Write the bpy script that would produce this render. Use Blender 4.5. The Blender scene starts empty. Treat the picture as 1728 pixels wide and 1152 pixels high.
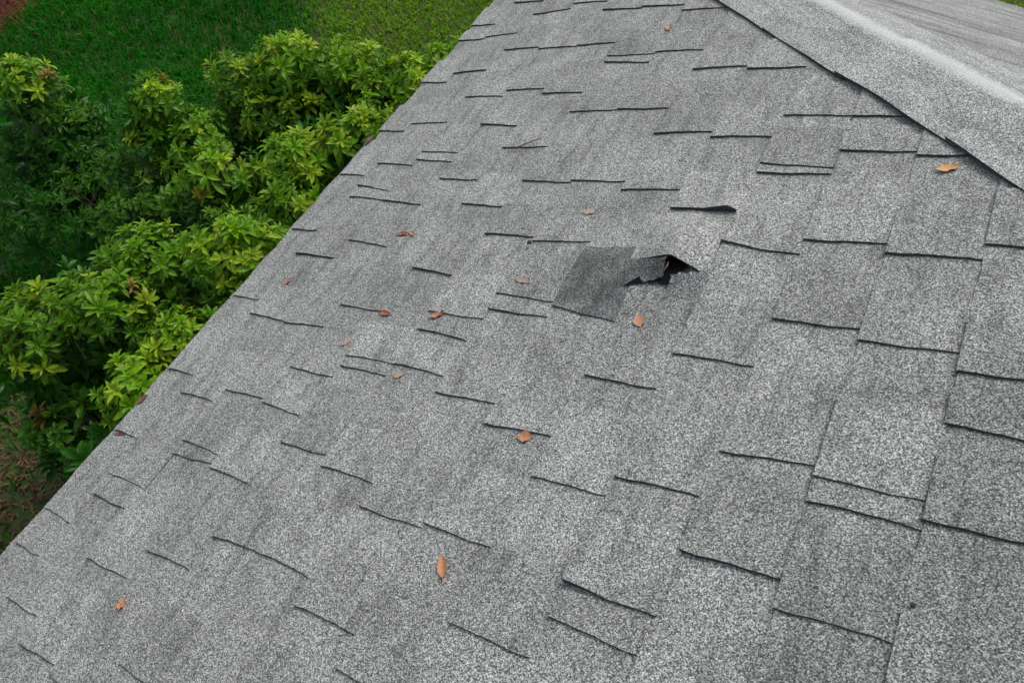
import bpy, math, random
import numpy as np
from mathutils import Vector, Matrix
random.seed(7)
rng = np.random.default_rng(7)
scene = bpy.context.scene
COL = scene.collection

# ------------------------------------------------------------------ frame of the roof
H = 1.05                                   # camera height above the roof surface
ZE = 2.4                                   # eave height
P1 = math.radians(25.8)                    # pitch of the near slope
UW = Vector((math.cos(P1), 0, math.sin(P1)))
VW = Vector((0, 1, 0))
NW = Vector((-math.sin(P1), 0, math.cos(P1)))
EAVE = Vector((0, 0, ZE))
U_CAM = 1.772 * H
C_HIP = 3.272                              # hip line on the near slope: u + v = C_HIP
P2 = math.atan(math.sin(P1))               # pitch of the slope beyond the hip

# ------------------------------------------------------------------ camera
cu = Vector((0.81388312, 0.10717802, -0.57105791))      # roof axes seen from the lens (x right, y down, z ahead)
cv = Vector((0.45095397, -0.73627276, 0.50452249))
cn = Vector((-0.36638066, -0.66814317, -0.64757232))
def cam_to_world(c):
    return UW * cu.dot(c) + VW * cv.dot(c) + NW * cn.dot(c)
cam = bpy.data.cameras.new('camera')
cam_ob = bpy.data.objects.new('camera', cam)
COL.objects.link(cam_ob)
cx, cy, cz = cam_to_world(Vector((1, 0, 0))), cam_to_world(Vector((0, -1, 0))), cam_to_world(Vector((0, 0, -1)))
CAM = EAVE + UW * U_CAM + NW * (H + 0.008)
m = Matrix.Identity(4)
for i in range(3):
    m[i][0], m[i][1], m[i][2], m[i][3] = cx[i], cy[i], cz[i], CAM[i]
cam_ob.matrix_world = m
cam.sensor_width = 36
cam.lens = 36 * 1364 / 1728
cam.clip_start = 0.02
cam.clip_end = 500
scene.camera = cam_ob

# ------------------------------------------------------------------ sky, sun, exposure
SUN_EL, SUN_AZ = 56, 6                    # the sun stands beyond the hip (towards +Y), a little to the +X side
world = bpy.data.worlds.new('World'); scene.world = world
world.use_nodes = True
wn = world.node_tree
bg = wn.nodes['Background']
sky = wn.nodes.new('ShaderNodeTexSky')
sky.sky_type = 'NISHITA'; sky.sun_disc = False
sky.sun_elevation = math.radians(SUN_EL); sky.sun_rotation = math.radians(SUN_AZ)
sky.air_density = 1.0; sky.dust_density = 3.0; sky.ozone_density = 1.0
hs = wn.nodes.new('ShaderNodeHueSaturation'); hs.inputs['Saturation'].default_value = 0.45    # thin overcast: a pale sky
wn.links.new(sky.outputs[0], hs.inputs['Color']); wn.links.new(hs.outputs[0], bg.inputs[0])
bg.inputs[1].default_value = 0.1
sun = bpy.data.lights.new('sun', 'SUN'); sun.energy = 0.9; sun.angle = math.radians(22); sun.color = (1.0, 0.965, 0.91)
sun_ob = bpy.data.objects.new('sun', sun); COL.objects.link(sun_ob)
sdir = Vector((math.sin(math.radians(SUN_AZ)) * math.cos(math.radians(SUN_EL)),
               math.cos(math.radians(SUN_AZ)) * math.cos(math.radians(SUN_EL)), math.sin(math.radians(SUN_EL))))
sun_ob.rotation_euler = sdir.to_track_quat('Z', 'Y').to_euler()
sun_ob.location = (0, 0, 12)
scene.view_settings.view_transform = 'Standard'
scene.view_settings.look = 'None'
scene.view_settings.gamma = 1
scene.view_settings.use_curve_mapping = False
scene.view_settings.exposure = 1.0
scene.render.engine = 'CYCLES'
scene.cycles.max_bounces = 6
scene.cycles.filter_width = 1.5

# ------------------------------------------------------------------ helpers
def link(o, parent=None):
    COL.objects.link(o)
    if parent is not None:
        o.parent = parent
    return o

def tag(o, label=None, cat=None, group=None, kind=None):
    if label: o['label'] = label
    if cat: o['category'] = cat
    if group: o['group'] = group
    if kind: o['kind'] = kind
    return o

def empty(name, loc=(0, 0, 0), rz=0):
    o = bpy.data.objects.new(name, None)
    o.location = loc; o.rotation_euler = (0, 0, rz); o.empty_display_size = 0.1
    return link(o)

class MB:
    """collects vertices, faces, per-face materials and per-corner uvs for ONE mesh object"""
    def __init__(self):
        self.v, self.f, self.mi, self.uv = [], [], [], []
    def grid(self, pts, uvs, mi=0, close=False):
        n, k = len(pts), len(pts[0])
        b = len(self.v)
        for r in pts: self.v += [tuple(p) for p in r]
        self._uv = None
        for i in range(n - 1):
            for j in range(k - 1):
                self.f.append((b + i * k + j, b + i * k + j + 1, b + (i + 1) * k + j + 1, b + (i + 1) * k + j))
                self.mi.append(mi)
                self.uv.append((uvs[i][j], uvs[i][j + 1], uvs[i + 1][j + 1], uvs[i + 1][j]))
        return b
    def face(self, pts, mi=0, uvs=None):
        b = len(self.v)
        self.v += [tuple(p) for p in pts]
        self.f.append(tuple(range(b, b + len(pts)))); self.mi.append(mi)
        self.uv.append(tuple(uvs) if uvs else tuple((p[0], p[1]) for p in pts))
    def box(self, lo, hi, mi=0):
        x0, y0, z0 = lo; x1, y1, z1 = hi
        c = [(x0,y0,z0),(x1,y0,z0),(x1,y1,z0),(x0,y1,z0),(x0,y0,z1),(x1,y0,z1),(x1,y1,z1),(x0,y1,z1)]
        for q in ((0,3,2,1),(4,5,6,7),(0,1,5,4),(1,2,6,5),(2,3,7,6),(3,0,4,7)):
            self.face([c[i] for i in q], mi)
    def tube(self, pts, rad, n=6, mi=0):
        pts = [Vector(p) for p in pts]
        rows = []
        for i, p in enumerate(pts):
            d = (pts[min(i + 1, len(pts) - 1)] - pts[max(i - 1, 0)]).normalized()
            a = d.orthogonal().normalized(); b2 = d.cross(a)
            r = rad[i] if isinstance(rad, (list, tuple)) else rad
            rows.append([p + (a * math.cos(t) + b2 * math.sin(t)) * r for t in [2 * math.pi * k / n for k in range(n + 1)]])
        self.grid(rows, [[(k / n, i * 0.1) for k in range(n + 1)] for i in range(len(rows))], mi)
    def build(self, name, mats, parent=None, centre=True, smooth=False, local=False):
        V = np.array(self.v, dtype=float)
        c = V.mean(axis=0) if (centre and not local) else np.zeros(3)
        me = bpy.data.meshes.new(name)
        me.from_pydata((V - c).tolist(), [], self.f)
        mats = mats if isinstance(mats, (list, tuple)) else [mats]
        for mm in mats: me.materials.append(mm)
        me.polygons.foreach_set('material_index', self.mi)
        uvl = me.uv_layers.new(name='UVMap')
        flat = []
        for u in self.uv:
            for q in u: flat += [q[0], q[1]]
        uvl.data.foreach_set('uv', flat)
        if smooth:
            me.polygons.foreach_set('use_smooth', [True] * len(me.polygons))
        me.update()
        o = bpy.data.objects.new(name, me)
        link(o, parent)
        o.location = c if parent is None else Vector(c) - parent.matrix_basis.translation
        return o

def mat(name):
    mt = bpy.data.materials.new(name); mt.use_nodes = True
    nt = mt.node_tree
    return mt, nt, nt.nodes['Principled BSDF']

def node(nt, kind, **kw):
    n = nt.nodes.new(kind)
    for k, v in kw.items(): setattr(n, k, v)
    return n

def ramp(nt, src, stops):
    r = node(nt, 'ShaderNodeValToRGB')
    el = r.color_ramp.elements
    while len(el) < len(stops): el.new(0.5)
    for e, (p, c) in zip(el, stops):
        e.position = p
        e.color = (c, c, c, 1) if isinstance(c, (int, float)) else (*c, 1)
    nt.links.new(src, r.inputs[0])
    return r.outputs[0]

def mix(nt, kind, fac, a, b):
    n = node(nt, 'ShaderNodeMix', data_type='RGBA', blend_type=kind)
    for idx, s in ((0, fac), (6, a), (7, b)):
        if isinstance(s, (int, float)): n.inputs[idx].default_value = s
        elif isinstance(s, tuple): n.inputs[idx].default_value = (*s, 1)
        else: nt.links.new(s, n.inputs[idx])
    return n.outputs[2]

def math_node(nt, op, a, b=None):
    n = node(nt, 'ShaderNodeMath', operation=op)
    for i, s in enumerate((a, b)):
        if s is None: continue
        if isinstance(s, (int, float)): n.inputs[i].default_value = s
        else: nt.links.new(s, n.inputs[i])
    return n.outputs[0]

# ------------------------------------------------------------------ materials
def granule_material(name, fold_highlight=False, streak=0.62, sscale=(34, 6.0, 1)):
    mt, nt, bs = mat(name)
    uv = node(nt, 'ShaderNodeUVMap'); uv.uv_map = 'UVMap'
    oi = node(nt, 'ShaderNodeObjectInfo')
    off = node(nt, 'ShaderNodeVectorMath', operation='SCALE')
    off.inputs[0].default_value = (7.3, 3.1, 0)
    nt.links.new(oi.outputs['Random'], off.inputs['Scale'])
    add = node(nt, 'ShaderNodeVectorMath', operation='ADD')
    nt.links.new(uv.outputs[0], add.inputs[0]); nt.links.new(off.outputs[0], add.inputs[1])
    vor = node(nt, 'ShaderNodeTexVoronoi', voronoi_dimensions='2D'); vor.inputs['Scale'].default_value = 640
    nt.links.new(add.outputs[0], vor.inputs['Vector'])
    sep = node(nt, 'ShaderNodeSeparateColor'); nt.links.new(vor.outputs['Color'], sep.inputs[0])
    gran = ramp(nt, sep.outputs[0], [(0.0, (0.035, 0.036, 0.036)), (0.34, (0.125, 0.130, 0.125)), (0.66, (0.27, 0.279, 0.265)), (0.88, (0.42, 0.43, 0.41)), (1.0, (0.60, 0.61, 0.575))])
    # clumps of darker and lighter granules
    n1 = node(nt, 'ShaderNodeTexNoise'); n1.inputs['Scale'].default_value = 210; n1.inputs['Detail'].default_value = 3
    nt.links.new(add.outputs[0], n1.inputs['Vector'])
    c1 = ramp(nt, n1.outputs[0], [(0.32, 0.84), (0.68, 1.15)])
    # broad weathering blotches, running on from piece to piece
    n2 = node(nt, 'ShaderNodeTexNoise'); n2.inputs['Scale'].default_value = 7; n2.inputs['Detail'].default_value = 5; n2.inputs['Roughness'].default_value = 0.6
    nt.links.new(uv.outputs[0], n2.inputs['Vector'])
    c2 = ramp(nt, n2.outputs[0], [(0.33, 0.86), (0.50, 0.98), (0.68, 1.10)] if fold_highlight else [(0.33, 0.80), (0.50, 0.98), (0.68, 1.11)])
    # thin dirt streaks lying along the courses
    mp = node(nt, 'ShaderNodeMapping'); mp.inputs['Scale'].default_value = sscale
    nt.links.new(uv.outputs[0], mp.inputs['Vector'])
    n3 = node(nt, 'ShaderNodeTexNoise'); n3.inputs['Scale'].default_value = 1.0; n3.inputs['Detail'].default_value = 5; n3.inputs['Roughness'].default_value = 0.62
    nt.links.new(mp.outputs[0], n3.inputs['Vector'])
    c3 = ramp(nt, n3.outputs[0], [(0.32, 0.46), (0.49, 1.0), (0.7, 1.08)])
    col = mix(nt, 'MULTIPLY', 1.0, gran, c1)
    col = mix(nt, 'MULTIPLY', 1.0, col, c2)
    col = mix(nt, 'MULTIPLY', streak, col, c3)
    # broad darker area with a noisy edge on the near slope
    if not fold_highlight:
        ds = node(nt, 'ShaderNodeVectorMath', operation='DISTANCE'); ds.inputs[1].default_value = (1.95, 0.45, 0)
        nt.links.new(uv.outputs[0], ds.inputs[0])
        n5 = node(nt, 'ShaderNodeTexNoise'); n5.inputs['Scale'].default_value = 13; n5.inputs['Detail'].default_value = 6; n5.inputs['Roughness'].default_value = 0.65
        nt.links.new(uv.outputs[0], n5.inputs['Vector'])
        dd = math_node(nt, 'ADD', ds.outputs['Value'], math_node(nt, 'MULTIPLY', n5.outputs[0], 0.9))
        col = mix(nt, 'MULTIPLY', ramp(nt, dd, [(0.45, 1.0), (1.0, 0.0)]), col, (0.70, 0.71, 0.71))
    col = mix(nt, 'MULTIPLY', 1.0, col, oi.outputs['Color'])
    if fold_highlight:                                # uv.x = distance across the cap: highlight along the fold painted in as paler colour
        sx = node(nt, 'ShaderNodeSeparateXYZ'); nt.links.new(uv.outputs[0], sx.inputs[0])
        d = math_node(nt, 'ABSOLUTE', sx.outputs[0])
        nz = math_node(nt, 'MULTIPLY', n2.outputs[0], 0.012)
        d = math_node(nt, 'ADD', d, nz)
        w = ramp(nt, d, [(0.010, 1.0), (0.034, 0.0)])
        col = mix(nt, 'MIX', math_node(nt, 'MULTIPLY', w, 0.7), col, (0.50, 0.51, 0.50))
    nt.links.new(col, bs.inputs['Base Color'])
    bs.inputs['Roughness'].default_value = 0.82
    bs.inputs['Specular IOR Level'].default_value = 0.35
    bp = node(nt, 'ShaderNodeBump'); bp.inputs['Strength'].default_value = 0.55; bp.inputs['Distance'].default_value = 0.0015
    nt.links.new(sep.outputs[1], bp.inputs['Height']); nt.links.new(bp.outputs[0], bs.inputs['Normal'])
    return mt

def worn_material():
    mt = granule_material('granule_loss')
    nt = mt.node_tree; bs = nt.nodes['Principled BSDF']
    src = bs.inputs['Base Color'].links[0].from_socket
    uv = node(nt, 'ShaderNodeUVMap'); uv.uv_map = 'UVMap'
    n = node(nt, 'ShaderNodeTexNoise'); n.inputs['Scale'].default_value = 16; n.inputs['Detail'].default_value = 6
    nt.links.new(uv.outputs[0], n.inputs['Vector'])
    fac = ramp(nt, n.outputs[0], [(0.28, 0.50), (0.58, 1.0)])
    nt.links.new(mix(nt, 'MULTIPLY', fac, src, (0.36, 0.365, 0.375)), bs.inputs['Base Color'])
    return mt

def plain(name, c, rough=0.8, c2=None, scale=20, spec=0.5):
    mt, nt, bs = mat(name)
    if c2:
        n = node(nt, 'ShaderNodeTexNoise'); n.inputs['Scale'].default_value = scale; n.inputs['Detail'].default_value = 5
        tc = node(nt, 'ShaderNodeTexCoord'); nt.links.new(tc.outputs['Object'], n.inputs['Vector'])
        nt.links.new(ramp(nt, n.outputs[0], [(0.3, c), (0.7, c2)]), bs.inputs['Base Color'])
    else:
        bs.inputs['Base Color'].default_value = (*c, 1)
    bs.inputs['Roughness'].default_value = rough
    bs.inputs['Specular IOR Level'].default_value = spec
    return mt

def leafy(name, c_lo, c_hi, rough=0.38, trans=0.35, use_obj=True, attr=None, spec=0.15):
    """leaf or grass blade: object colour (or a blade's own colour attribute) times a fine noise, some light passing through"""
    mt, nt, bs = mat(name)
    n = node(nt, 'ShaderNodeTexNoise', noise_dimensions='4D'); n.inputs['Scale'].default_value = 24; n.inputs['Detail'].default_value = 3
    tc = node(nt, 'ShaderNodeTexCoord'); nt.links.new(tc.outputs['Object'], n.inputs['Vector'])
    o4 = node(nt, 'ShaderNodeObjectInfo'); nt.links.new(math_node(nt, 'MULTIPLY', o4.outputs['Random'], 40.0), n.inputs['W'])
    col = ramp(nt, n.outputs[0], [(0.3, c_lo), (0.7, c_hi)])
    if use_obj:
        oi = node(nt, 'ShaderNodeObjectInfo'); col = mix(nt, 'MULTIPLY', 1.0, col, oi.outputs['Color'])
    if attr:
        at = node(nt, 'ShaderNodeAttribute'); at.attribute_name = attr
        col = mix(nt, 'MULTIPLY', 1.0, col, at.outputs['Color'])
    nt.links.new(col, bs.inputs['Base Color'])
    bs.inputs['Roughness'].default_value = rough
    bs.inputs['Specular IOR Level'].default_value = spec
    tr = node(nt, 'ShaderNodeBsdfTranslucent')
    nt.links.new(mix(nt, 'MULTIPLY', 1.0, col, (1.3, 1.25, 0.5)), tr.inputs['Color'])
    ms = node(nt, 'ShaderNodeMixShader'); ms.inputs[0].default_value = trans
    out = nt.nodes['Material Output']
    nt.links.new(bs.outputs[0], ms.inputs[1]); nt.links.new(tr.outputs[0], ms.inputs[2]); nt.links.new(ms.outputs[0], out.inputs['Surface'])
    return mt

M_GRAN = granule_material('shingle_granules')
M_GRAN2 = granule_material('shingle_granules_streaked', streak=1.0, sscale=(17, 2.0, 1))
M_CAP = granule_material('hip_cap_granules', fold_highlight=True)
M_WORN = worn_material()
M_EDGE = plain('asphalt_cut_edge', (0.030, 0.030, 0.030), 0.9, (0.075, 0.075, 0.073), 260, 0.2)
M_FELT = plain('black_felt', (0.006, 0.006, 0.007), 0.95, spec=0.1)
M_DECK = plain('roof_deck', (0.03, 0.03, 0.03), 0.95)
M_WOOD = plain('splintered_wood', (0.16, 0.12, 0.10), 0.8, (0.08, 0.06, 0.05), 60)
M_STUCCO = plain('stucco', (0.55, 0.50, 0.42), 0.9, (0.62, 0.57, 0.49), 90)
M_WHITE = plain('white_trim', (0.72, 0.72, 0.70), 0.5)
M_BARK = plain('bark', (0.11, 0.095, 0.06), 0.85, (0.06, 0.05, 0.032), 40)

# ------------------------------------------------------------------ roof surfaces
HUMPS = [(1.19, 1.10, 0.12, 0.11, 0.027), (1.02, 1.02, 0.10, 0.09, 0.011), (0.17, 1.0, 0.10, 0.10, 0.016), (0.64, 0.45, 0.2, 0.2, 0.003)]
def relief(u, v):
    """old decking sags and swells a few millimetres; a bigger swelling at the torn tab"""
    w = 0.0022 * math.sin(2.1 * u + 3.3 * v) + 0.0016 * math.sin(6.3 * u - 4.1 * v + 1.0) + 0.0010 * math.sin(11.0 * v + 5.0 * u)
    for (a, b, su, sv, hgt) in HUMPS:
        w += hgt * math.exp(-((u - a) / su) ** 2 - ((v - b) / sv) ** 2)
    d = math.hypot(u - 0.698, v - 0.318)               # a popped nail head under one tab
    w += 0.0035 * math.exp(-(d / 0.012) ** 2)
    return w
def S1(u, v, w):
    return EAVE + UW * u + VW * v + NW * (w + relief(u, v))
Y_EAVE2 = C_HIP
E2 = Vector((0, -math.cos(P2), math.sin(P2)))
N2 = Vector((0, math.sin(P2), math.cos(P2)))
def S2(e, x, w):
    r = 0.0022 * math.sin(2.3 * e + 3.1 * x) + 0.0014 * math.sin(6.0 * x - 5.0 * e)
    return Vector((x, Y_EAVE2, ZE)) + E2 * e + N2 * (w + r)
def hip_x(e): return e * math.cos(P2) * math.cos(P1)

EDGES = [0.0, 0.119, 0.260, 0.403, 0.543, 0.684, 0.830, 0.980, 1.129, 1.275, 1.423, 1.570, 1.718]
while EDGES[-1] < 3.2: EDGES.append(EDGES[-1] + 0.1465)
V_MIN = -1.0
BUTT, TAIL = 0.0070, 0.0026
def base_w(s): return BUTT + (TAIL - BUTT) * min(s, 1.0)

def strip(mb, surf, u0, u1, f0, f1, n_v, n_s=4, lift=0.0, over=0.0, jit=0.0022, mat_ids=(0, 1)):
    """one course-high piece: top grid, cut edges at the butt and at both ends. f0(u), f1(u) bound it along the course"""
    ph = random.random() * 50
    smax = 1.0 + 0.028 / (u1 - u0)
    svals = [0.0] + [smax * (i + 1) / n_s for i in range(n_s)]
    top, bot, uvs = [], [], []
    for i, s in enumerate(svals):
        u = u0 + (u1 - u0) * s - (over if i == 0 else 0)
        rt, rb, ru = [], [], []
        a, b = f0(u), f1(u)
        for j in range(n_v + 1):
            t = j / n_v
            v = a + (b - a) * t
            uu = u + (jit * math.sin(ph * 1.7 + j * 1.9) if i == 0 else 0)
            w = base_w(s) + lift
            rt.append(surf(uu, v, w)); rb.append(surf(uu, v, -0.004 if i else 0.0022)); ru.append((uu, v))
        top.append(rt); bot.append(rb); uvs.append(ru)
    mb.grid(top, uvs, mat_ids[0])
    mb.grid([top[0], bot[0]], [uvs[0], uvs[0]], mat_ids[1])
    for j in (0, n_v):
        mb.grid([[r[j] for r in top], [r[j] for r in bot]], [[q[j] for q in uvs]] * 2, mat_ids[1])

def tab(mb, surf, u0, u1, v0, v1, skew, thick, clip, base_lift=0.0, corner=None, n_s=6, n_v=4):
    """a raised laminated tab: slightly wavy sides, dark cut faces round it"""
    ph = random.random() * 90
    top, bot, uvs = [], [], []
    du = u1 - u0
    for i in range(n_s + 1):
        s = i / n_s
        u = u0 + du * s * 1.02 - (0.0 if i else 0.001)
        va = v0 + skew * (s - 0.5) + 0.0016 * math.sin(ph + 5.1 * s) + 0.0009 * math.sin(2 * ph + 13 * s)
        vb = v1 + random.uniform(-0.003, 0.003)
        va, vb = min(va, clip(u) - 0.002), min(vb, clip(u))
        rt, rb, ru = [], [], []
        for j in range(n_v + 1):
            t = j / n_v
            v = va + (vb - va) * t
            w = base_w(s) + base_lift + thick * (1 - 0.38 * s)
            if corner:                                   # one corner curls up
                cs, amp, wid = corner
                w += amp * math.exp(-((s - cs) / wid) ** 2) * (1 - t) ** 1.6 * min(1.0, (1 - s) / 0.10)
            rt.append(surf(u, v, w)); ru.append((u, v))
            rb.append(surf(u, v, min(base_w(s) - 0.0006, w - 0.002) if not (corner and corner[1] > 0.02) else w - thick))
        top.append(rt); bot.append(rb); uvs.append(ru)
    mb.grid(top, uvs, 0)
    mb.grid([top[0], bot[0]], [uvs[0]] * 2, 1)
    mb.grid([[r[0] for r in top], [r[0] for r in bot]], [[q[0] for q in uvs]] * 2, 1)
    mb.grid([[r[n_v] for r in top], [r[n_v] for r in bot]], [[q[n_v] for q in uvs]] * 2, 1)
    mb.grid(bot, uvs, 1)

def tint(o, lo=0.9, hi=1.08, blue=0.0):
    g = random.uniform(lo, hi)
    o.color = (g * (1 - blue), g, g * (1 + blue + random.uniform(-0.012, 0.004)), 1)

house = empty('house', (0, 0, 0))
tag(house, 'house under a weathered grey asphalt shingle hip roof with one torn tab', 'house')

# roof deck below the shingles, both slopes
d = MB()
UT = 3.15
d.face([EAVE + UW * a + VW * b - NW * 0.006 for a, b in ((0.004, V_MIN), (UT, V_MIN), (UT, C_HIP - UT), (0.004, C_HIP - 0.004))])
XR = 4.2
eT = UT / math.cos(P2)
d.face([Vector((x, Y_EAVE2, ZE)) + E2 * e - N2 * 0.006 for e, x in ((0.004, hip_x(0.004)), (eT, hip_x(eT)), (eT, XR), (0.004, XR))])
roof = d.build('roof', M_DECK, house)

def hip_clip(u): return C_HIP - u - 0.05

# --- courses of the near slope that the photograph shows
for k in range(13):
    u0, u1 = EDGES[k], EDGES[k + 1]
    v = V_MIN - random.uniform(0, 0.4)
    end = C_HIP - u0
    while v < end - 0.06:
        vn = v + 0.985
        if k == 0 and v < 1.54 < vn: vn = 1.54              # a chipped joint at the eave
        if vn > end - 0.35: vn = 99
        a, b = max(v, V_MIN), vn
        mb = MB()
        f0 = (lambda u, a=a: min(a, hip_clip(u) - 0.01)); f1 = (lambda u, b=b: min(b, hip_clip(u)))
        strip(mb, S1, u0, u1, f0, f1, 14, over=(random.uniform(0.006, 0.018) if abs(a - 1.54) > 0.01 else -0.004) if k == 0 else 0.0, jit=0.006 if k == 0 else 0.0022)
        o = mb.build('shingle', [M_GRAN, M_EDGE], roof); tint(o, 0.93, 1.07)
        v = vn + 0.0004

# --- raised tabs: distance along the eave of each near side (mm) and how far it leans (mm), course by course
TABS = {
 0: [(79,-1),(167,-5),(392,-5),(587,-4),(849,3),(1117,2),(1362,1),(1578,-2),(1836,-9),(2092,-1),(2186,-8)],
 1: [(-16,0),(236,-3),(290,-6),(531,-2),(795,-2),(1010,4),(1258,-7),(1298,-22),(1411,-4),(1608,7),(1878,7),(2096,3),(2304,-17)],
 2: [(-68,0),(117,-2),(384,6),(413,-6),(566,-2),(788,4),(1078,-11),(1243,-6),(1424,-10),(1458,-6),(1726,-5),(1985,-4),(2203,8)],
 3: [(-87,-3),(179,-1),(374,-2),(550,-7),(658,-1),(860,-1),(1341,0),(1576,-7),(1747,7),(1966,-1),(2226,-8)],
 4: [(-13,-3),(253,3),(474,4),(687,-5),(717,2),(993,-9),(1236,-3),(1470,5),(1714,-5),(1960,-1),(2150,-8)],
 5: [(0,0),(251,-6),(449,-1),(715,-5),(813,-12),(867,3),(1129,1),(1325,-3),(1616,5),(1844,-14),(1873,-6),(2138,-9)],
 6: [(-30,0),(195,-1),(395,-1),(669,1),(895,-1),(935,-4),(1115,10),(1323,0),(1609,-4),(1875,-9),(2088,-12)],
 7: [(135,-4),(400,-2),(623,3),(911,-19),(1291,9),(1498,3),(1769,-3)],
 8: [(20,0),(261,-1),(538,2),(761,-1),(1218,2),(1474,-1),(1743,-6)],
 9: [(80,0),(319,-5),(376,-4),(573,-1),(838,-1),(1114,-9),(1343,-1),(1364,-12),(1543,-3)],
 10: [(200,0),(477,-3),(660,7),(940,-2),(1144,-2),(1412,-2),(1527,-12)],
 11: [(190,0),(436,1),(601,-3),(641,2),(910,-3),(1114,-5),(1392,-2)],
 12: [(330,0),(611,4),(767,-8),(870,1),(1142,-5)],
}
COVER = []
for k, row in TABS.items():
    u0, u1 = EDGES[k], EDGES[k + 1]
    nxt = [r[0] / 1000 for r in row[1:]] + [9]
    lvl = 0; prev = 0.005
    for (vm, sk), vn in zip(row, nxt):
        v0 = vm / 1000
        pair = vn - v0 < 0.066
        v1 = vn + 0.004 if pair else min(v0 + random.uniform(0.10, 0.165), vn - 0.03)
        if (k, vm) == (7, 911): v1 = 1.092
        thick = random.uniform(0.0046, 0.0064) if lvl == 0 else prev + 0.0042
        prev = thick
        if (k, vm) in ((8, 1218), (9, 376), (10, 477), (4, 993), (1, 1010)): thick += 0.0022
        corner = (0.80, 0.013, 0.20) if (k, vm) == (8, 1218) else ((0.05, 0.006, 0.25) if (k, vm) == (9, 376) else None)
        mb = MB()
        tab(mb, S1, u0, u1, v0, v1, sk / 1000, thick, hip_clip, corner=corner)
        o = mb.build('shingle_tab', [M_WORN if (k, vm) == (7, 911) else M_GRAN, M_EDGE], roof); tint(o, 0.86, 1.13)
        if (k, vm) == (8, 1218): o.color = (1.14, 1.14, 1.13, 1)
        if (k, vm) == (7, 911):
            o.color = (1.0, 1.0, 1.0, 1); o['label'] = 'darker tab that has lost its granules below the tear'
        if (k, vm) in ((12, 611), (12, 767), (11, 1114)): o.color = (0.93, 0.935, 0.935, 1)
        lvl = 1 if pair else 0
        COVER.append((u0, u1, v0, v1, thick))

def top_w(u, v):
    for a, b in zip(EDGES[:-1], EDGES[1:]):
        if a - 0.02 <= u < b:
            s_ = max(0.0, (u - a) / (b - a)); w = base_w(s_)
            for (c, d, v0, v1, th) in COVER:
                if abs(c - a) < 1e-6 and v0 <= v <= v1: w = max(w, base_w(s_) + th * (1 - 0.38 * s_))
            return w
    return 0.008

# --- the torn tab: tented flap, torn facet, black felt in the gap, a splinter
def flap_point(t, b):
    """t along the near edge from the eave side up, b from the near edge back to where it lies flat"""
    u = 1.105 + 0.168 * t
    v0 = 1.052 - 0.008 * t - 0.026 * max(0, t - 0.55)
    v = v0 + 0.15 * b
    tent = max(0.0, 1 - abs(t - 0.58) / 0.46)
    edge = max(0.0, (t - 0.58) / 0.42)
    w = 0.0105 - 0.0066 * edge + 0.022 * tent * (1 - b) ** 1.5
    return u, v, w, 0.0042 - 0.0026 * edge
mb = MB(); top, bot, uvs = [], [], []
for j in range(9):
    rt, rb, ru = [], [], []
    for i in range(13):
        u, v, w, th = flap_point(i / 12, j / 8)
        rt.append(S1(u, v, w)); rb.append(S1(u, v, w - th)); ru.append((u, v))
    top.append(rt); bot.append(rb); uvs.append(ru)
mb.grid(top, uvs, 0); mb.grid(bot, uvs, 1); mb.grid([top[0], bot[0]], [uvs[0]] * 2, 1)
mb.grid([[r[0] for r in top], [r[0] for r in bot]], [[q[0] for q in uvs]] * 2, 1)
mb.grid([[r[12] for r in top], [r[12] for r in bot]], [[q[12] for q in uvs]] * 2, 0)
o = mb.build('torn_flap', [M_GRAN, M_EDGE], roof); o['label'] = 'lifted tab standing up like a tent over the black hole'; o.color = (1.12, 1.12, 1.11, 1)

def torn_piece(A, B, Cc, D, m, label, col, rag):
    """a curled scrap: A-B lies on the roof, D-Cc is its raised ragged edge"""
    mb = MB(); top, bot, uvs = [], [], []
    for i in range(9):
        t = i / 8; rt, rb, ru = [], [], []
        for j in range(9):
            q = j / 8
            p = [(A[n] * (1 - t) + B[n] * t) * (1 - q) + (D[n] * (1 - t) + Cc[n] * t) * q for n in range(3)]
            p[2] += (q ** 1.7 - q) * (D[2] - A[2])
            if j == 8: p[0] += rag * math.sin(i * 2.7 + rag * 900); p[1] += rag * math.cos(i * 4.1)
            if i == 8: p[1] += rag * 0.7 * math.sin(j * 2.9)
            rt.append(S1(*p)); rb.append(S1(p[0], p[1], p[2] - 0.003)); ru.append((p[0], p[1]))
        top.append(rt); bot.append(rb); uvs.append(ru)
    mb.grid(top, uvs, 0); mb.grid(bot, uvs, 1); mb.grid([top[8], bot[8]], [uvs[8]] * 2, 1)
    mb.grid([[r[8] for r in top], [r[8] for r in bot]], [[q[8] for q in uvs]] * 2, 1)
    o = mb.build('torn_piece', [m, M_EDGE], roof); o['label'] = label; o.color = (*col, 1)
torn_piece((1.094, 1.054, 0.010), (1.118, 0.988, 0.0105), (1.194, 1.008, 0.017), (1.192, 1.044, 0.027), M_WORN, 'dark torn piece leaning against the lifted tab', (0.9, 0.9, 0.9), 0.0022)
torn_piece((1.305, 0.995, 0.003), (1.205, 0.960, 0.0040), (1.212, 1.014, 0.019), (1.270, 1.034, 0.0125), M_GRAN, 'ragged lip curling up on the lower right of the hole', (0.84, 0.85, 0.86), 0.0022)
mb = MB()
ring = [(1.118, 0.988), (1.135, 0.992), (1.150, 0.995), (1.163, 0.999), (1.174, 0.997), (1.182, 1.002), (1.189, 0.995), (1.197, 0.998), (1.204, 0.995), (1.214, 1.004), (1.219, 1.016), (1.232, 1.04), (1.25, 1.10), (1.14, 1.12), (1.150, 1.03), (1.140, 1.010)]
mb.face([S1(a, b, 0.0105) for a, b in ring])
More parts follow.
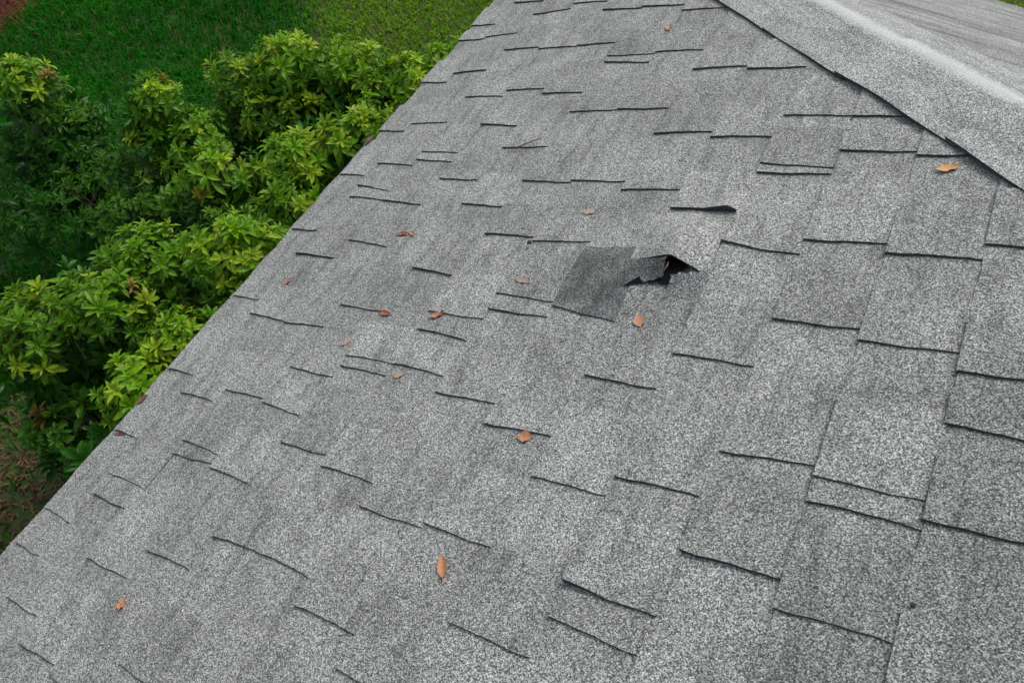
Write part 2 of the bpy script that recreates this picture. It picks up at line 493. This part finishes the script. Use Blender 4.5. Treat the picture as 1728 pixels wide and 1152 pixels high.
o = mb.build('exposed_felt', M_FELT, roof); o['label'] = 'black felt showing in the hole under the torn tab'
mb = MB()
mb.tube([S1(1.190, 1.012, 0.013), S1(1.194, 1.020, 0.019), S1(1.199, 1.028, 0.023), S1(1.200, 1.036, 0.025)], [0.0006, 0.0016, 0.0022, 0.0006], 5)
o = mb.build('wood_splinter', M_WOOD, roof)

# --- unseen courses further up and the rest of the tabs, joined
mb = MB()
for k in range(13, len(EDGES) - 1):
    strip(mb, S1, EDGES[k], EDGES[k + 1], lambda u: V_MIN, hip_clip, 20)
    v = V_MIN + random.uniform(0.05, 0.3)
    while v < C_HIP - EDGES[k + 1] - 0.3:
        tab(mb, S1, EDGES[k], EDGES[k + 1], v, v + random.uniform(0.1, 0.16), 0, 0.0045, hip_clip, n_s=3, n_v=2)
        v += random.uniform(0.2, 0.3)
for k in range(13):
    v = V_MIN + random.uniform(0.05, 0.25)
    lim = TABS[k][0][0] / 1000 - 0.18
    while v < lim:
        tab(mb, S1, EDGES[k], EDGES[k + 1], v, v + random.uniform(0.1, 0.16), 0, 0.0045, hip_clip, n_s=3, n_v=2)
        v += random.uniform(0.2, 0.3)
o = mb.build('upper_courses', [M_GRAN, M_EDGE], roof); o['kind'] = 'stuff'

# --- slope beyond the hip
e = 0.0; k = 0
while e < eT - 0.14:
    x = hip_x(e) + 0.05
    tone = random.uniform(0.80, 1.06)
    first = True
    x0 = x
    while x0 < XR:
        ln = random.uniform(0.4, 0.98) if first else 0.985
        x1 = min(x0 + ln, XR)
        if XR - x1 < 0.3: x1 = XR
        mb = MB()
        f0 = (lambda ee, a=x0, fi=first: max(a, hip_x(ee) + 0.05) if fi else a); f1 = (lambda ee, b=x1: b)
        strip(mb, S2, e, e + 0.1465, f0, f1, 10, n_s=3)
        o = mb.build('shingle', [M_GRAN2, M_EDGE], roof); tint(o, tone * 0.96, tone * 1.04, 0.005)
        x0 = x1 + 0.0004; first = False
    e += 0.1465; k += 1

# --- hip caps: folded pieces lapping up the hip
HD = (UW - VW).normalized()                               # up along the hip
PER1 = (-(UW + VW)).normalized()                          # across, on the near slope
H2 = Vector((1, 0, 0)); hd2 = HD
PER2 = hd2.cross(N2).normalized()
if PER2.y < 0: PER2 = -PER2
HIP0 = EAVE + VW * C_HIP
def cap_point(l, q, w):
    """l up the hip, q across (minus on the near slope)"""
    p = HIP0 + HD * l
    n = (NW + N2).normalized()
    r = 0.022
    base = p + (PER1 * (-q) if q < 0 else PER2 * q)
    nn = NW if q < 0 else N2
    f = max(0.0, 1 - abs(q) / r)
    nn = (nn * (1 - 0.5 * f) + n * 0.5 * f).normalized()
    drop = 0.0035 * f                                     # rounded fold
    return base + nn * (w - drop)
CAP_L = [0.0, 0.36, 0.78, 1.24, 1.735, 2.07, 2.44, 2.83, 3.2, 3.6, 4.0, 4.4]
LMAX = UT * math.sqrt(2)
for i in range(len(CAP_L) - 1):
    l0, l1 = CAP_L[i], CAP_L[i + 1]
    mb = MB(); ph = random.random() * 40
    qs = [-0.163, -0.155, -0.12, -0.08, -0.045, -0.022, -0.014, -0.007, 0.0, 0.007, 0.014, 0.022, 0.045, 0.08, 0.12, 0.155, 0.163]
    top, bot, uvs = [], [], []
    nl = 10
    sw = random.uniform(-0.002, 0.002); wid = random.uniform(-0.0012, 0.0012)
    for a in range(nl + 1):
        t = a / nl
        l = l0 + (l1 + 0.03 - l0) * t
        rt, rb, ru = [], [], []
        for b, q in enumerate(qs):
            qq = q
            if abs(q) > 0.15: qq = q + 0.0026 * math.sin(9 * l) + 0.0014 * math.sin(1 + 23 * l) + sw * (t - 0.5) + (wid if q > 0 else -wid)
            w = 0.0190 - 0.0068 * t + 0.0010 * math.sin(1.0 + 5 * l + q * 20)
            w += 0.0022 * max(0, (abs(q) - 0.1) / 0.06) * (1 + math.sin(2.0 + 5.3 * l))      # edges curling off the slope
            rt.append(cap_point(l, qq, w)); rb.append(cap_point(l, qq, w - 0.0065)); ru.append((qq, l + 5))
        top.append(rt); bot.append(rb); uvs.append(ru)
    mb.grid(top, uvs, 0); mb.grid(bot, uvs, 1)
    mb.grid([top[0], bot[0]], [uvs[0]] * 2, 1)
    for b in (0, len(qs) - 1):
        mb.grid([[r[b] for r in top], [r[b] for r in bot]], [[q[b] for q in uvs]] * 2, 1)
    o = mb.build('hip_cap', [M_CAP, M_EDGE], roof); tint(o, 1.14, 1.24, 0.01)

# --- eaves and walls below
mb = MB()
mb.face([EAVE + Vector((0.014, V_MIN, -0.012)), EAVE + Vector((0.014, V_MIN, -0.16)), EAVE + Vector((0.014, C_HIP - 0.014, -0.16)), EAVE + Vector((0.014, C_HIP - 0.014, -0.012))])
mb.box((0.014, V_MIN, ZE - 0.16), (0.036, C_HIP - 0.036, ZE - 0.012))
mb.box((0.014, C_HIP - 0.036, ZE - 0.16), (XR, C_HIP - 0.014, ZE - 0.012))
mb.build('fascia', M_WHITE, house)
mb = MB(); mb.box((0.0365, V_MIN, ZE - 0.158), (XR, C_HIP - 0.037, ZE - 0.146)); mb.build('soffit', M_WHITE, house)
mb = MB(); mb.box((0.47, V_MIN, 0.0), (XR - 0.01, C_HIP - 0.47, ZE - 0.16)); mb.build('wall', M_STUCCO, house)

# ------------------------------------------------------------------ ground
mt, nt, bs = mat('soil')
tc = node(nt, 'ShaderNodeTexCoord')
n = node(nt, 'ShaderNodeTexNoise'); n.inputs['Scale'].default_value = 1.6; n.inputs['Detail'].default_value = 8; n.inputs['Roughness'].default_value = 0.7
nt.links.new(tc.outputs['Object'], n.inputs['Vector'])
nt.links.new(ramp(nt, n.outputs[0], [(0.35, (0.02, 0.045, 0.008)), (0.55, (0.045, 0.06, 0.014)), (0.72, (0.085, 0.06, 0.03))]), bs.inputs['Base Color'])
bs.inputs['Roughness'].default_value = 0.95
mb = MB(); mb.face([(-120, -120, 0), (120, -120, 0), (120, 120, 0), (-120, 120, 0)])
g = mb.build('ground', mt); tag(g, 'dark soil ground under the lawn and along the house wall', kind='structure')

def blades(name, xs, ys, length, width, cols, lean, m, label, cat, up=(0.3, 0.0)):
    n = len(xs)
    az = rng.uniform(0, 2 * np.pi, n); fa = az + np.pi / 2
    L = length; ln = lean
    d1 = np.stack([np.cos(az), np.sin(az)], 1); w = np.stack([np.cos(fa), np.sin(fa)], 1) * width[:, None] / 2
    P = np.zeros((n, 5, 3))
    base = np.stack([xs, ys, np.zeros(n)], 1)
    mid = base.copy(); mid[:, :2] += d1 * (L * 0.30 * ln)[:, None]; mid[:, 2] = L * 0.58
    tip = base.copy(); tip[:, :2] += d1 * (L * 0.95 * ln)[:, None]; tip[:, 2] = L * (0.98 - 0.45 * ln)
    P[:, 0] = base; P[:, 0, :2] -= w; P[:, 1] = base; P[:, 1, :2] += w
    P[:, 2] = mid; P[:, 2, :2] += w * 0.8; P[:, 3] = mid; P[:, 3, :2] -= w * 0.8
    P[:, 4] = tip
    me = bpy.data.meshes.new(name)
    me.vertices.add(n * 5); me.vertices.foreach_set('co', P.reshape(-1))
    idx = np.arange(n)[:, None] * 5
    loops = np.concatenate([idx + np.array([[0, 1, 2, 3]]), idx + np.array([[3, 2, 4]])], 1).reshape(-1)
    me.loops.add(n * 7); me.loops.foreach_set('vertex_index', loops.astype(np.int32))
    me.polygons.add(n * 2)
    st = (np.arange(n)[:, None] * 7 + np.array([[0, 4]])).reshape(-1)
    me.polygons.foreach_set('loop_start', st.astype(np.int32))
    me.materials.append(m)
    me.update(calc_edges=True); me.validate()
    at = me.attributes.new('blade', 'FLOAT_COLOR', 'POINT')
    cc = np.ones((n, 5, 4)); cc[:, :, :3] = cols[:, None, :]
    at.data.foreach_set('color', cc.reshape(-1))
    o = link(bpy.data.objects.new(name, me))
    return tag(o, label, cat, kind='stuff')

def fnoise(x, y):
    return (np.sin(1.7 * x + 0.6) * np.cos(2.3 * y - 0.4) + 0.6 * np.sin(4.1 * x - 2.9 * y) + 0.4 * np.cos(7.3 * x + 5.1 * y) + 0.3 * np.sin(12.7 * y - 9.1 * x)) / 2.3
M_GRASS = leafy('grass_blade', (0.75, 0.75, 0.75), (1.1, 1.1, 1.1), 0.6, 0.3, use_obj=False, attr='blade', spec=0.04)
N = 280000
xs = rng.uniform(-8.2, 0.2, N); ys = rng.uniform(-0.8, 9.0, N)
k_ = N // 8; xs[:k_] = rng.uniform(-0.2, 6.0, k_); ys[:k_] = rng.uniform(4.2, 9.0, k_)      # the lawn runs on round the corner of the house
edge = -2.85 - 0.6 * (ys - 4.45) + 0.12 * np.sin(ys * 2.1) + rng.normal(0, 0.16, N)          # lush grass to the left, thin dry turf to the right
bed = (xs + 4.98) < rng.normal(0, 0.05, N)
bed &= (ys > 3.2)
bare = (xs > -2.7) & (ys < 1.15) & (fnoise(xs * 1.3, ys * 1.3) + rng.normal(0, 0.5, N) > -0.5)
under = (xs > -0.2) & (ys < 3.4)
ok = ~bed & ~bare & ~under
xs, ys, edge = xs[ok], ys[ok], edge[ok]
lush = (xs < edge) | (ys < 3.6)
f = fnoise(xs, ys)
n = len(xs)
cols = np.zeros((n, 3))
a = np.array([0.005, 0.095, 0.003]); b = np.array([0.022, 0.190, 0.007])  # lush green, with the soft tree shade on this side put into its colour
t = np.clip(0.5 + 0.5 * f + rng.normal(0, 0.25, n), 0, 1)[:, None]
cols[:] = a * (1 - t) + b * t
a2 = np.array([0.090, 0.260, 0.010]); b2 = np.array([0.190, 0.340, 0.020])
c2 = a2 * (1 - t) + b2 * t
cols[~lush] = c2[~lush]
dry = rng.random(n) < np.where(lush, 0.012, 0.10)
cols[dry] = np.array([0.20, 0.16, 0.08]) * rng.uniform(0.7, 1.2, (dry.sum(), 1))
Ls = np.where(lush, rng.uniform(0.06, 0.14, n), rng.uniform(0.04, 0.08, n)) * (1 + 0.25 * f)
W = np.where(lush, rng.uniform(0.006, 0.011, n), rng.uniform(0.008, 0.012, n))
lean = rng.uniform(0.1, 0.95, n)
blades('grass', xs[lush], ys[lush], Ls[lush], W[lush], cols[lush], lean[lush], M_GRASS, 'deep green lush grass beyond the shrubs', 'grass')
s = ~lush
blades('grass', xs[s], ys[s], Ls[s], W[s], cols[s], lean[s], M_GRASS, 'short yellowish turf at the top beside the far roof edge', 'grass')

# pine straw bed in the corner
M_STRAW = plain('pine_straw_mat', (0.05, 0.016, 0.009), 0.95, (0.10, 0.032, 0.018), 9)
mb = MB(); mb.face([(-9, 3.3, 0.004), (-5.02, 3.3, 0.004), (-4.9, 9, 0.004), (-9, 9, 0.004)])
pb = mb.build('pine_straw_bed', M_STRAW); tag(pb, kind='structure')
N = 16000
xs = rng.uniform(-7.2, -4.95, N); ys = rng.uniform(3.1, 6.4, N)
M_NEEDLE = leafy('pine_needle', (0.8, 0.8, 0.8), (1.1, 1.1, 1.1), 0.7, 0.1, use_obj=False, attr='blade')
cols = np.array([0.12, 0.032, 0.018]) * rng.uniform(0.5, 1.5, (N, 1))
blades('pine_straw', xs, ys, rng.uniform(0.05, 0.12, N), np.full(N, 0.007), cols, np.full(N, 1.9), M_NEEDLE, 'reddish brown pine straw in the far corner of the lawn', 'mulch')

# dead leaves and litter on the bare strip near the hedge foot
N = 9000
xs = rng.uniform(-3.2, -0.4, N); ys = rng.uniform(-0.8, 1.5, N)
cols = np.array([0.14, 0.085, 0.045]) * rng.uniform(0.3, 1.4, (N, 1))
blades('leaf_litter', xs, ys, rng.uniform(0.02, 0.05, N), rng.uniform(0.007, 0.016, N), cols, np.full(N, 1.7), M_NEEDLE, 'dry brown leaf litter on bare soil at the shrubs\' foot', 'leaf litter')

# ------------------------------------------------------------------ shrubs
M_LEAF = leafy('shrub_leaf', (0.58, 0.64, 0.6), (1.25, 1.18, 1.0), 0.4, 0.36, use_obj=True, spec=0.22)
def whorl_mesh(i):
    mb = MB()
    n = random.randint(7, 14); big = random.uniform(0.75, 1.2)
    lean_x, lean_y = random.uniform(-0.25, 0.25), random.uniform(-0.25, 0.25)
    for q in range(n + 5):
        low = q >= n                                        # a few leaves further down the shoot
        az = q * 2.39996 + random.uniform(-0.5, 0.5)
        ring = min(q / n, 1.0)
        el = math.radians(66 - 60 * ring + random.uniform(-16, 16)) + lean_x * math.cos(az) + lean_y * math.sin(az)
        L = random.uniform(0.065, 0.120) * (0.55 + 0.5 * ring) * big
        wd = L * random.uniform(0.27, 0.34)
        curl = random.uniform(0.5, 1.2)
        base = Vector((0, 0, 0.035 * (1 - ring) if not low else -random.uniform(0.02, 0.08)))
        rows, uvs = [], []
        p = base.copy(); e_ = el
        prof = [0.10, 0.42, 0.82, 1.0, 0.72, 0.05]
        for s_, pr in enumerate(prof):
            side = Vector((-math.sin(az), math.cos(az), 0))
            fwd = Vector((math.cos(az) * math.cos(e_), math.sin(az) * math.cos(e_), math.sin(e_)))
            nrm = side.cross(fwd) * -1
            hw = wd * 0.5 * pr
            rows.append([p + side * hw + nrm * hw * 0.35, p, p - side * hw + nrm * hw * 0.35])
            uvs.append([(0, s_ / 5), (0.5, s_ / 5), (1, s_ / 5)])
            p = p + fwd * (L / 5); e_ -= curl * 0.16
        mb.grid(rows, uvs)
    mb.tube([(0, 0, -0.10), (0.003, 0, -0.03), (0, 0, 0.03)], [0.0035, 0.003, 0.0015], 4, 1)
    V = mb
    me_o = V.build('leaf_whorl', [M_LEAF, M_BARK], None, local=True)
    me = me_o.data
    bpy.data.objects.remove(me_o)
    return me
WH = [whorl_mesh(i) for i in range(18)]

# label, foot, [crown tops: x, y, z, spread, whorls, brightness of new growth]
SHRUBS = [
 ('leafy shrub whose pale sprays touch the near lower end of the roof edge', (-1.15, 0.91), [(-0.85, 0.85, 1.35, 0.16, 15, 1.0), (-0.8, 1.09, 1.4, 0.13, 10, 1.0), (-1.27, 0.7, 1.0, 0.2, 12, 0.25), (-1.53, 0.83, 0.9, 0.17, 9, 0.1), (-1.32, 1.06, 1.1, 0.2, 10, 0.2)]),
 ('low spreading shrub at the left edge of the hedge, nearest the bare soil', (-1.38, 0.99), [(-1.47, 0.93, 1.35, 0.2, 17, 0.7), (-1.28, 1.09, 1.4, 0.17, 13, 0.75), (-1.6, 0.84, 1.15, 0.19, 12, 0.4), (-1.43, 0.93, 1.05, 0.2, 10, 0.3), (-1.1, 1.17, 1.25, 0.17, 10, 0.4)]),
 ('shrub with a broad bright dome of leaves in the middle of the hedge', (-1.16, 1.5), [(-0.89, 1.58, 1.5, 0.19, 22, 1.0), (-1.27, 1.39, 1.4, 0.16, 14, 0.85), (-0.74, 1.43, 1.35, 0.13, 10, 0.9), (-1.49, 1.35, 1.2, 0.17, 9, 0.4), (-1.18, 1.4, 1.2, 0.18, 10, 0.4), (-1.39, 1.83, 1.2, 0.18, 9, 0.3), (-1.04, 1.82, 1.28, 0.16, 10, 0.6)]),
 ('shrub with reddish new tips reaching the chipped joint of the eave', (-1.04, 2.15), [(-1.0, 2.17, 1.45, 0.16, 15, 1.0), (-1.33, 1.98, 1.4, 0.16, 12, 0.8), (-0.81, 2.41, 1.5, 0.15, 14, 1.0), (-1.17, 2.04, 1.25, 0.18, 10, 0.5), (-0.89, 2.16, 1.3, 0.14, 9, 0.7), (-0.86, 1.98, 1.38, 0.13, 9, 0.8)]),
 ('shrub at the far end of the hedge where turf meets the roof edge', (-0.91, 2.89), [(-1.11, 2.87, 1.5, 0.15, 14, 1.0), (-0.78, 2.97, 1.46, 0.15, 12, 1.0), (-0.92, 2.78, 1.4, 0.17, 12, 0.8), (-0.69, 3.09, 1.46, 0.12, 10, 1.0), (-0.60, 3.22, 1.46, 0.10, 8, 1.0), (-0.8, 2.86, 1.3, 0.15, 9, 0.7), (-1.18, 2.76, 1.35, 0.16, 10, 0.7)]),
 ('taller far shrub standing against the lush green grass', (-1.53, 2.6), [(-1.44, 2.75, 1.5, 0.16, 15, 0.9), (-1.7, 2.59, 1.38, 0.14, 10, 0.7), (-1.53, 2.55, 1.32, 0.16, 11, 0.7), (-1.32, 2.62, 1.3, 0.16, 10, 0.7), (-1.65, 2.48, 1.15, 0.18, 9, 0.4)]),
 ('slender shrub sticking out into the lawn with a pale pointed top', (-1.93, 2.01), [(-1.91, 2.24, 1.4, 0.11, 11, 0.9), (-1.94, 2.16, 1.28, 0.14, 11, 0.7), (-1.66, 2.19, 1.3, 0.15, 11, 0.7), (-2.14, 2.0, 1.0, 0.18, 9, 0.2), (-1.71, 1.96, 1.15, 0.19, 11, 0.55), (-2.35, 1.8, 0.9, 0.2, 10, 0.15), (-1.82, 1.74, 1.05, 0.18, 9, 0.3)]),
 ('dark shrub at the far left apart from the hedge', (-2.64, 1.96), [(-2.71, 2.05, 1.35, 0.14, 13, 0.8), (-2.68, 2.09, 1.2, 0.16, 10, 0.5), (-2.58, 2.06, 1.1, 0.17, 10, 0.25), (-2.79, 1.87, 1.0, 0.2, 10, 0.1), (-2.47, 2.01, 0.95, 0.17, 8, 0.1), (-2.6, 1.67, 0.85, 0.2, 10, 0.05)]),
]
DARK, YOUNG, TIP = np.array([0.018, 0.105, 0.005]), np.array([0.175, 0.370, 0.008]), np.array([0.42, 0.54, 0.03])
def put_whorl(root, p, nrm, scale, c):
    o = bpy.data.objects.new('leaf_whorl', random.choice(WH))
    COL.objects.link(o); o.parent = root
    q = Vector(nrm).to_track_quat('Z', 'Y') @ Matrix.Rotation(random.uniform(0, 6.28), 4, 'Z').to_quaternion()
    o.rotation_mode = 'QUATERNION'; o.rotation_quaternion = q
    o.location = Vector(p) - root.location
    o.scale = (scale,) * 3
    o.color = (*c, 1)
for label, (fx, fy), tops in SHRUBS:
    root = empty('shrub', (fx, fy, 0))
    tag(root, label, 'shrub', 'glossy shrubs growing along the eave')
    st = MB()
    for (x, y, z, r, nw, br) in tops:
        p0 = Vector((random.uniform(-0.08, 0.08), random.uniform(-0.08, 0.08), 0)); p3 = Vector((x - fx, y - fy, z - r * 0.9))
        p1 = p0.lerp(p3, 0.35) + Vector((random.uniform(-0.05, 0.05), random.uniform(-0.05, 0.05), 0.12)); p2 = p0.lerp(p3, 0.7) + Vector((0, 0, 0.06))
        st.tube([p0, p1, p2, p3], [0.017, 0.013, 0.009, 0.006], 6)
        for q in range(7):
            d_ = Vector((random.gauss(0, 1), random.gauss(0, 1), abs(random.gauss(0.8, 0.5)))).normalized()
            st.tube([p2.lerp(p3, random.random()), p3 + d_ * r * 0.75 - Vector((0, 0, 0.02))], [0.005, 0.003], 4)
        for q in range(int(nw * 2.7)):                      # the dome of whorls at a branch end
            ca = random.random() ** 0.75
            th = random.uniform(0, 6.283)
            el = math.radians(90 - 88 * ca)
            d_ = Vector((math.cos(th) * math.cos(el), math.sin(th) * math.cos(el), math.sin(el)))
            pos = Vector((x, y, z - r)) + Vector((d_.x * r * 1.15, d_.y * r * 1.15, d_.z * r * 0.85)) * random.uniform(0.82, 1.05)
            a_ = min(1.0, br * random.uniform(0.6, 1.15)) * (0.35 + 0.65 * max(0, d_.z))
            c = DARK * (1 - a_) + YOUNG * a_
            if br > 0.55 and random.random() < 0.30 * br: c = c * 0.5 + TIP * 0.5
            if random.random() < 0.006: c = np.array([0.30, 0.19, 0.04])
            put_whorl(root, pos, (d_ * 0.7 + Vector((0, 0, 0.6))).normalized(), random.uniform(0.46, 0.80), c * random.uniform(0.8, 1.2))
        for q in range(int(nw * 1.3)):                      # older leaves deeper in
            pos = Vector((x + random.gauss(0, r * 0.75), y + random.gauss(0, r * 0.75), z - r - random.uniform(0.0, 0.5)))
            if pos.z < 0.2: continue
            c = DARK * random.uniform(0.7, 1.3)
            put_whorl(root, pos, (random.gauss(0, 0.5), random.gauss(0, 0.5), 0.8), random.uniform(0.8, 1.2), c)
    o = MB(); o.v, o.f, o.mi, o.uv = st.v, st.f, st.mi, st.uv
    s_o = o.build('stem', M_BARK, None, local=True); s_o.parent = root

# ------------------------------------------------------------------ fallen leaves and bits on the roof
def dry_mat(name, c, c2):
    return plain(name, c, 0.6, c2, 160)
LM = {
 'orange': dry_mat('dry_leaf_orange', (0.33, 0.125, 0.055), (0.40, 0.19, 0.10)),
 'tan': dry_mat('dry_leaf_tan', (0.36, 0.22, 0.13), (0.28, 0.14, 0.075)),
 'red': dry_mat('dry_leaf_red', (0.22, 0.045, 0.022), (0.36, 0.10, 0.045)),
 'faded': dry_mat('dry_leaf_faded', (0.33, 0.235, 0.18), (0.27, 0.20, 0.16)),
 'gold': dry_mat('dry_leaf_gold', (0.55, 0.31, 0.12), (0.42, 0.20, 0.07)),
 'dark': dry_mat('dry_leaf_dark', (0.10, 0.028, 0.024), (0.16, 0.05, 0.04)),
}
def dry_leaf(u, v, L, wd, ang, m, label, curl=0.5, cup=0.6, h0=0.0012, grp='dry leaves fallen on the roof'):
    L *= 0.78; wd *= 0.80; curl *= 0.55; cup *= 0.6
    mb = MB(); rows, uvs = [], []
    ca, sa = math.cos(ang), math.sin(ang)
    prof = [0.05, 0.55, 0.88, 1.0, 0.97, 0.82, 0.5, 0.04]
    for i, pr in enumerate(prof):
        s_ = i / 7 - 0.5
        row = []
        for j in range(5):
            q = (j - 2) / 2
            a_ = s_ * L; b_ = q * wd * 0.5 * pr * (1 + 0.10 * math.sin(i * 2.7 + j))
            w = h0 + curl * L * s_ * s_ + cup * abs(q) ** 1.5 * wd * 0.5 * pr + 0.0012 * math.sin(i * 1.9 + j * 2.3)
            w += top_w(u + a_ * ca - b_ * sa, v + a_ * sa + b_ * ca)
            bend = 0.12 * L * (0.25 - s_ * s_)
            b_ += bend
            row.append(S1(u + a_ * ca - b_ * sa, v + a_ * sa + b_ * ca, w))
        rows.append(row); uvs.append([(j / 4, i / 7) for j in range(5)])
    mb.grid(rows, uvs)
    st_w = top_w(u - 0.6 * L * ca, v - 0.6 * L * sa)
    st = [S1(u - (0.5 * L) * ca, v - (0.5 * L) * sa, st_w + h0 + curl * L * 0.25), S1(u - 0.62 * L * ca, v - 0.62 * L * sa, st_w + h0 + 0.05 * L), S1(u - 0.74 * L * ca + 0.05 * L * sa, v - 0.74 * L * sa, st_w + h0 + 0.02 * L)]
    mb.tube(st, [0.0009, 0.0008, 0.0006], 4)
    o = mb.build('dry_leaf', LM[m], None, smooth=True)
    return tag(o, label, 'leaf', grp)
R = math.radians
dry_leaf(0.826, 2.001, 0.075, 0.024, R(113), 'tan', 'pale tan leaf near the top of the roof below the hip')
dry_leaf(1.629, 1.352, 0.054, 0.024, R(20), 'gold', 'curled golden leaf lying right beside the hip cap edge', 0.9)
dry_leaf(0.931, 1.213, 0.045, 0.024, R(10), 'faded', 'faded flat leaf left of the thick lifted shingle edge', 0.2, 0.2)
dry_leaf(0.425, 1.118, 0.042, 0.016, R(10), 'red', 'reddish crumpled leaf wedged under a tab, left one of a touching pair', 0.8, 0.9)
dry_leaf(0.452, 1.122, 0.036, 0.014, R(-30), 'orange', 'small orange leaf, right one of a pair wedged under a tab', 0.9, 0.9)
dry_leaf(0.163, 0.912, 0.036, 0.020, R(50), 'tan', 'tan leaf nearest the roof edge below the thick tab')
dry_leaf(0.560, 0.850, 0.046, 0.018, R(-6), 'red', 'red brown leaf at the upper end of a dark tab edge', 0.9, 0.8)
dry_leaf(0.716, 0.858, 0.046, 0.018, R(35), 'orange', 'bright orange red curled leaf on a dark tab edge', 1.0, 0.9)
dry_leaf(0.510, 0.754, 0.036, 0.020, R(60), 'faded', 'small faded leaf alone between two tab rows', 0.2, 0.2)
dry_leaf(0.714, 0.693, 0.034, 0.024, R(40), 'faded', 'washed out leaf just below a long double tab edge', 0.3, 0.3)
dry_leaf(0.879, 0.977, 0.050, 0.016, R(-5), 'faded', 'thin brownish leaf left of the dark bare tab', 0.3, 0.4)
dry_leaf(1.180, 0.910, 0.044, 0.030, R(116), 'tan', 'broad tan leaf just below the torn hole', 0.4, 0.4)
dry_leaf(1.075, 0.612, 0.034, 0.030, R(20), 'orange', 'round orange leaf lying against a tab edge in mid roof', 0.5, 0.5)
dry_leaf(1.061, 0.342, 0.056, 0.021, R(123), 'orange', 'largest bright orange leaf, lying upright alone on the lower roof', 0.6, 0.8)
dry_leaf(0.447, 0.073, 0.036, 0.019, R(127), 'orange', 'small orange brown leaf on the lower left of the roof', 0.6, 0.7)
dry_leaf(0.010, 0.486, 0.040, 0.020, R(80), 'dark', 'dark red leaf clinging to the eave beside the green sprays', 0.5, 0.5)
dry_leaf(0.030, 0.388, 0.050, 0.012, R(10), 'dark', 'narrow dark red leaf along a tab edge at the eave', 0.4, 0.6)

mb = MB(); mb.tube([S1(0.57, 1.462, 0.016), S1(0.60, 1.458, 0.017), S1(0.635, 1.478, 0.018), S1(0.66, 1.492, 0.017)], [0.0015, 0.0024, 0.002, 0.001], 5)
tw = mb.build('twig', plain('grey_twig', (0.22, 0.19, 0.17), 0.8, (0.10, 0.07, 0.06), 120)); tag(tw, 'short pale twig lying across a tab edge in the upper roof', 'twig')
def speck(u, v, r, label, c=(0.02, 0.02, 0.022)):
    mb = MB(); rows = []
    for i in range(5):
        ph = math.pi * i / 4
        rows.append([S1(u + r * math.sin(ph) * math.cos(t) * random.uniform(0.8, 1.1), v + r * math.sin(ph) * math.sin(t) * random.uniform(0.8, 1.1), 0.010 + 0.7 * r + 0.7 * r * math.cos(ph)) for t in [k * math.pi / 3 for k in range(7)]])
        rows[-1][6] = rows[-1][0]
    mb.grid(rows, [[(k, i) for k in range(7)] for i in range(5)])
    o = mb.build('speck', plain('dark_speck', c, 0.8)); tag(o, label, 'debris', 'dark specks on the roof')
speck(1.728, 0.488, 0.0045, 'tiny black speck on the lower right of the roof')
speck(0.829, 1.100, 0.0065, 'small black speck under the end of a tab edge, left above the dark bare tab')
mb = MB(); mb.tube([S1(-0.012, 1.50, 0.004), S1(-0.008, 1.525, 0.010), S1(0.0, 1.548, 0.012)], [0.004, 0.011, 0.005], 6)
o = mb.build('debris_clump', M_BARK); tag(o, 'dark clump of debris caught at the chipped joint of the eave', 'debris')
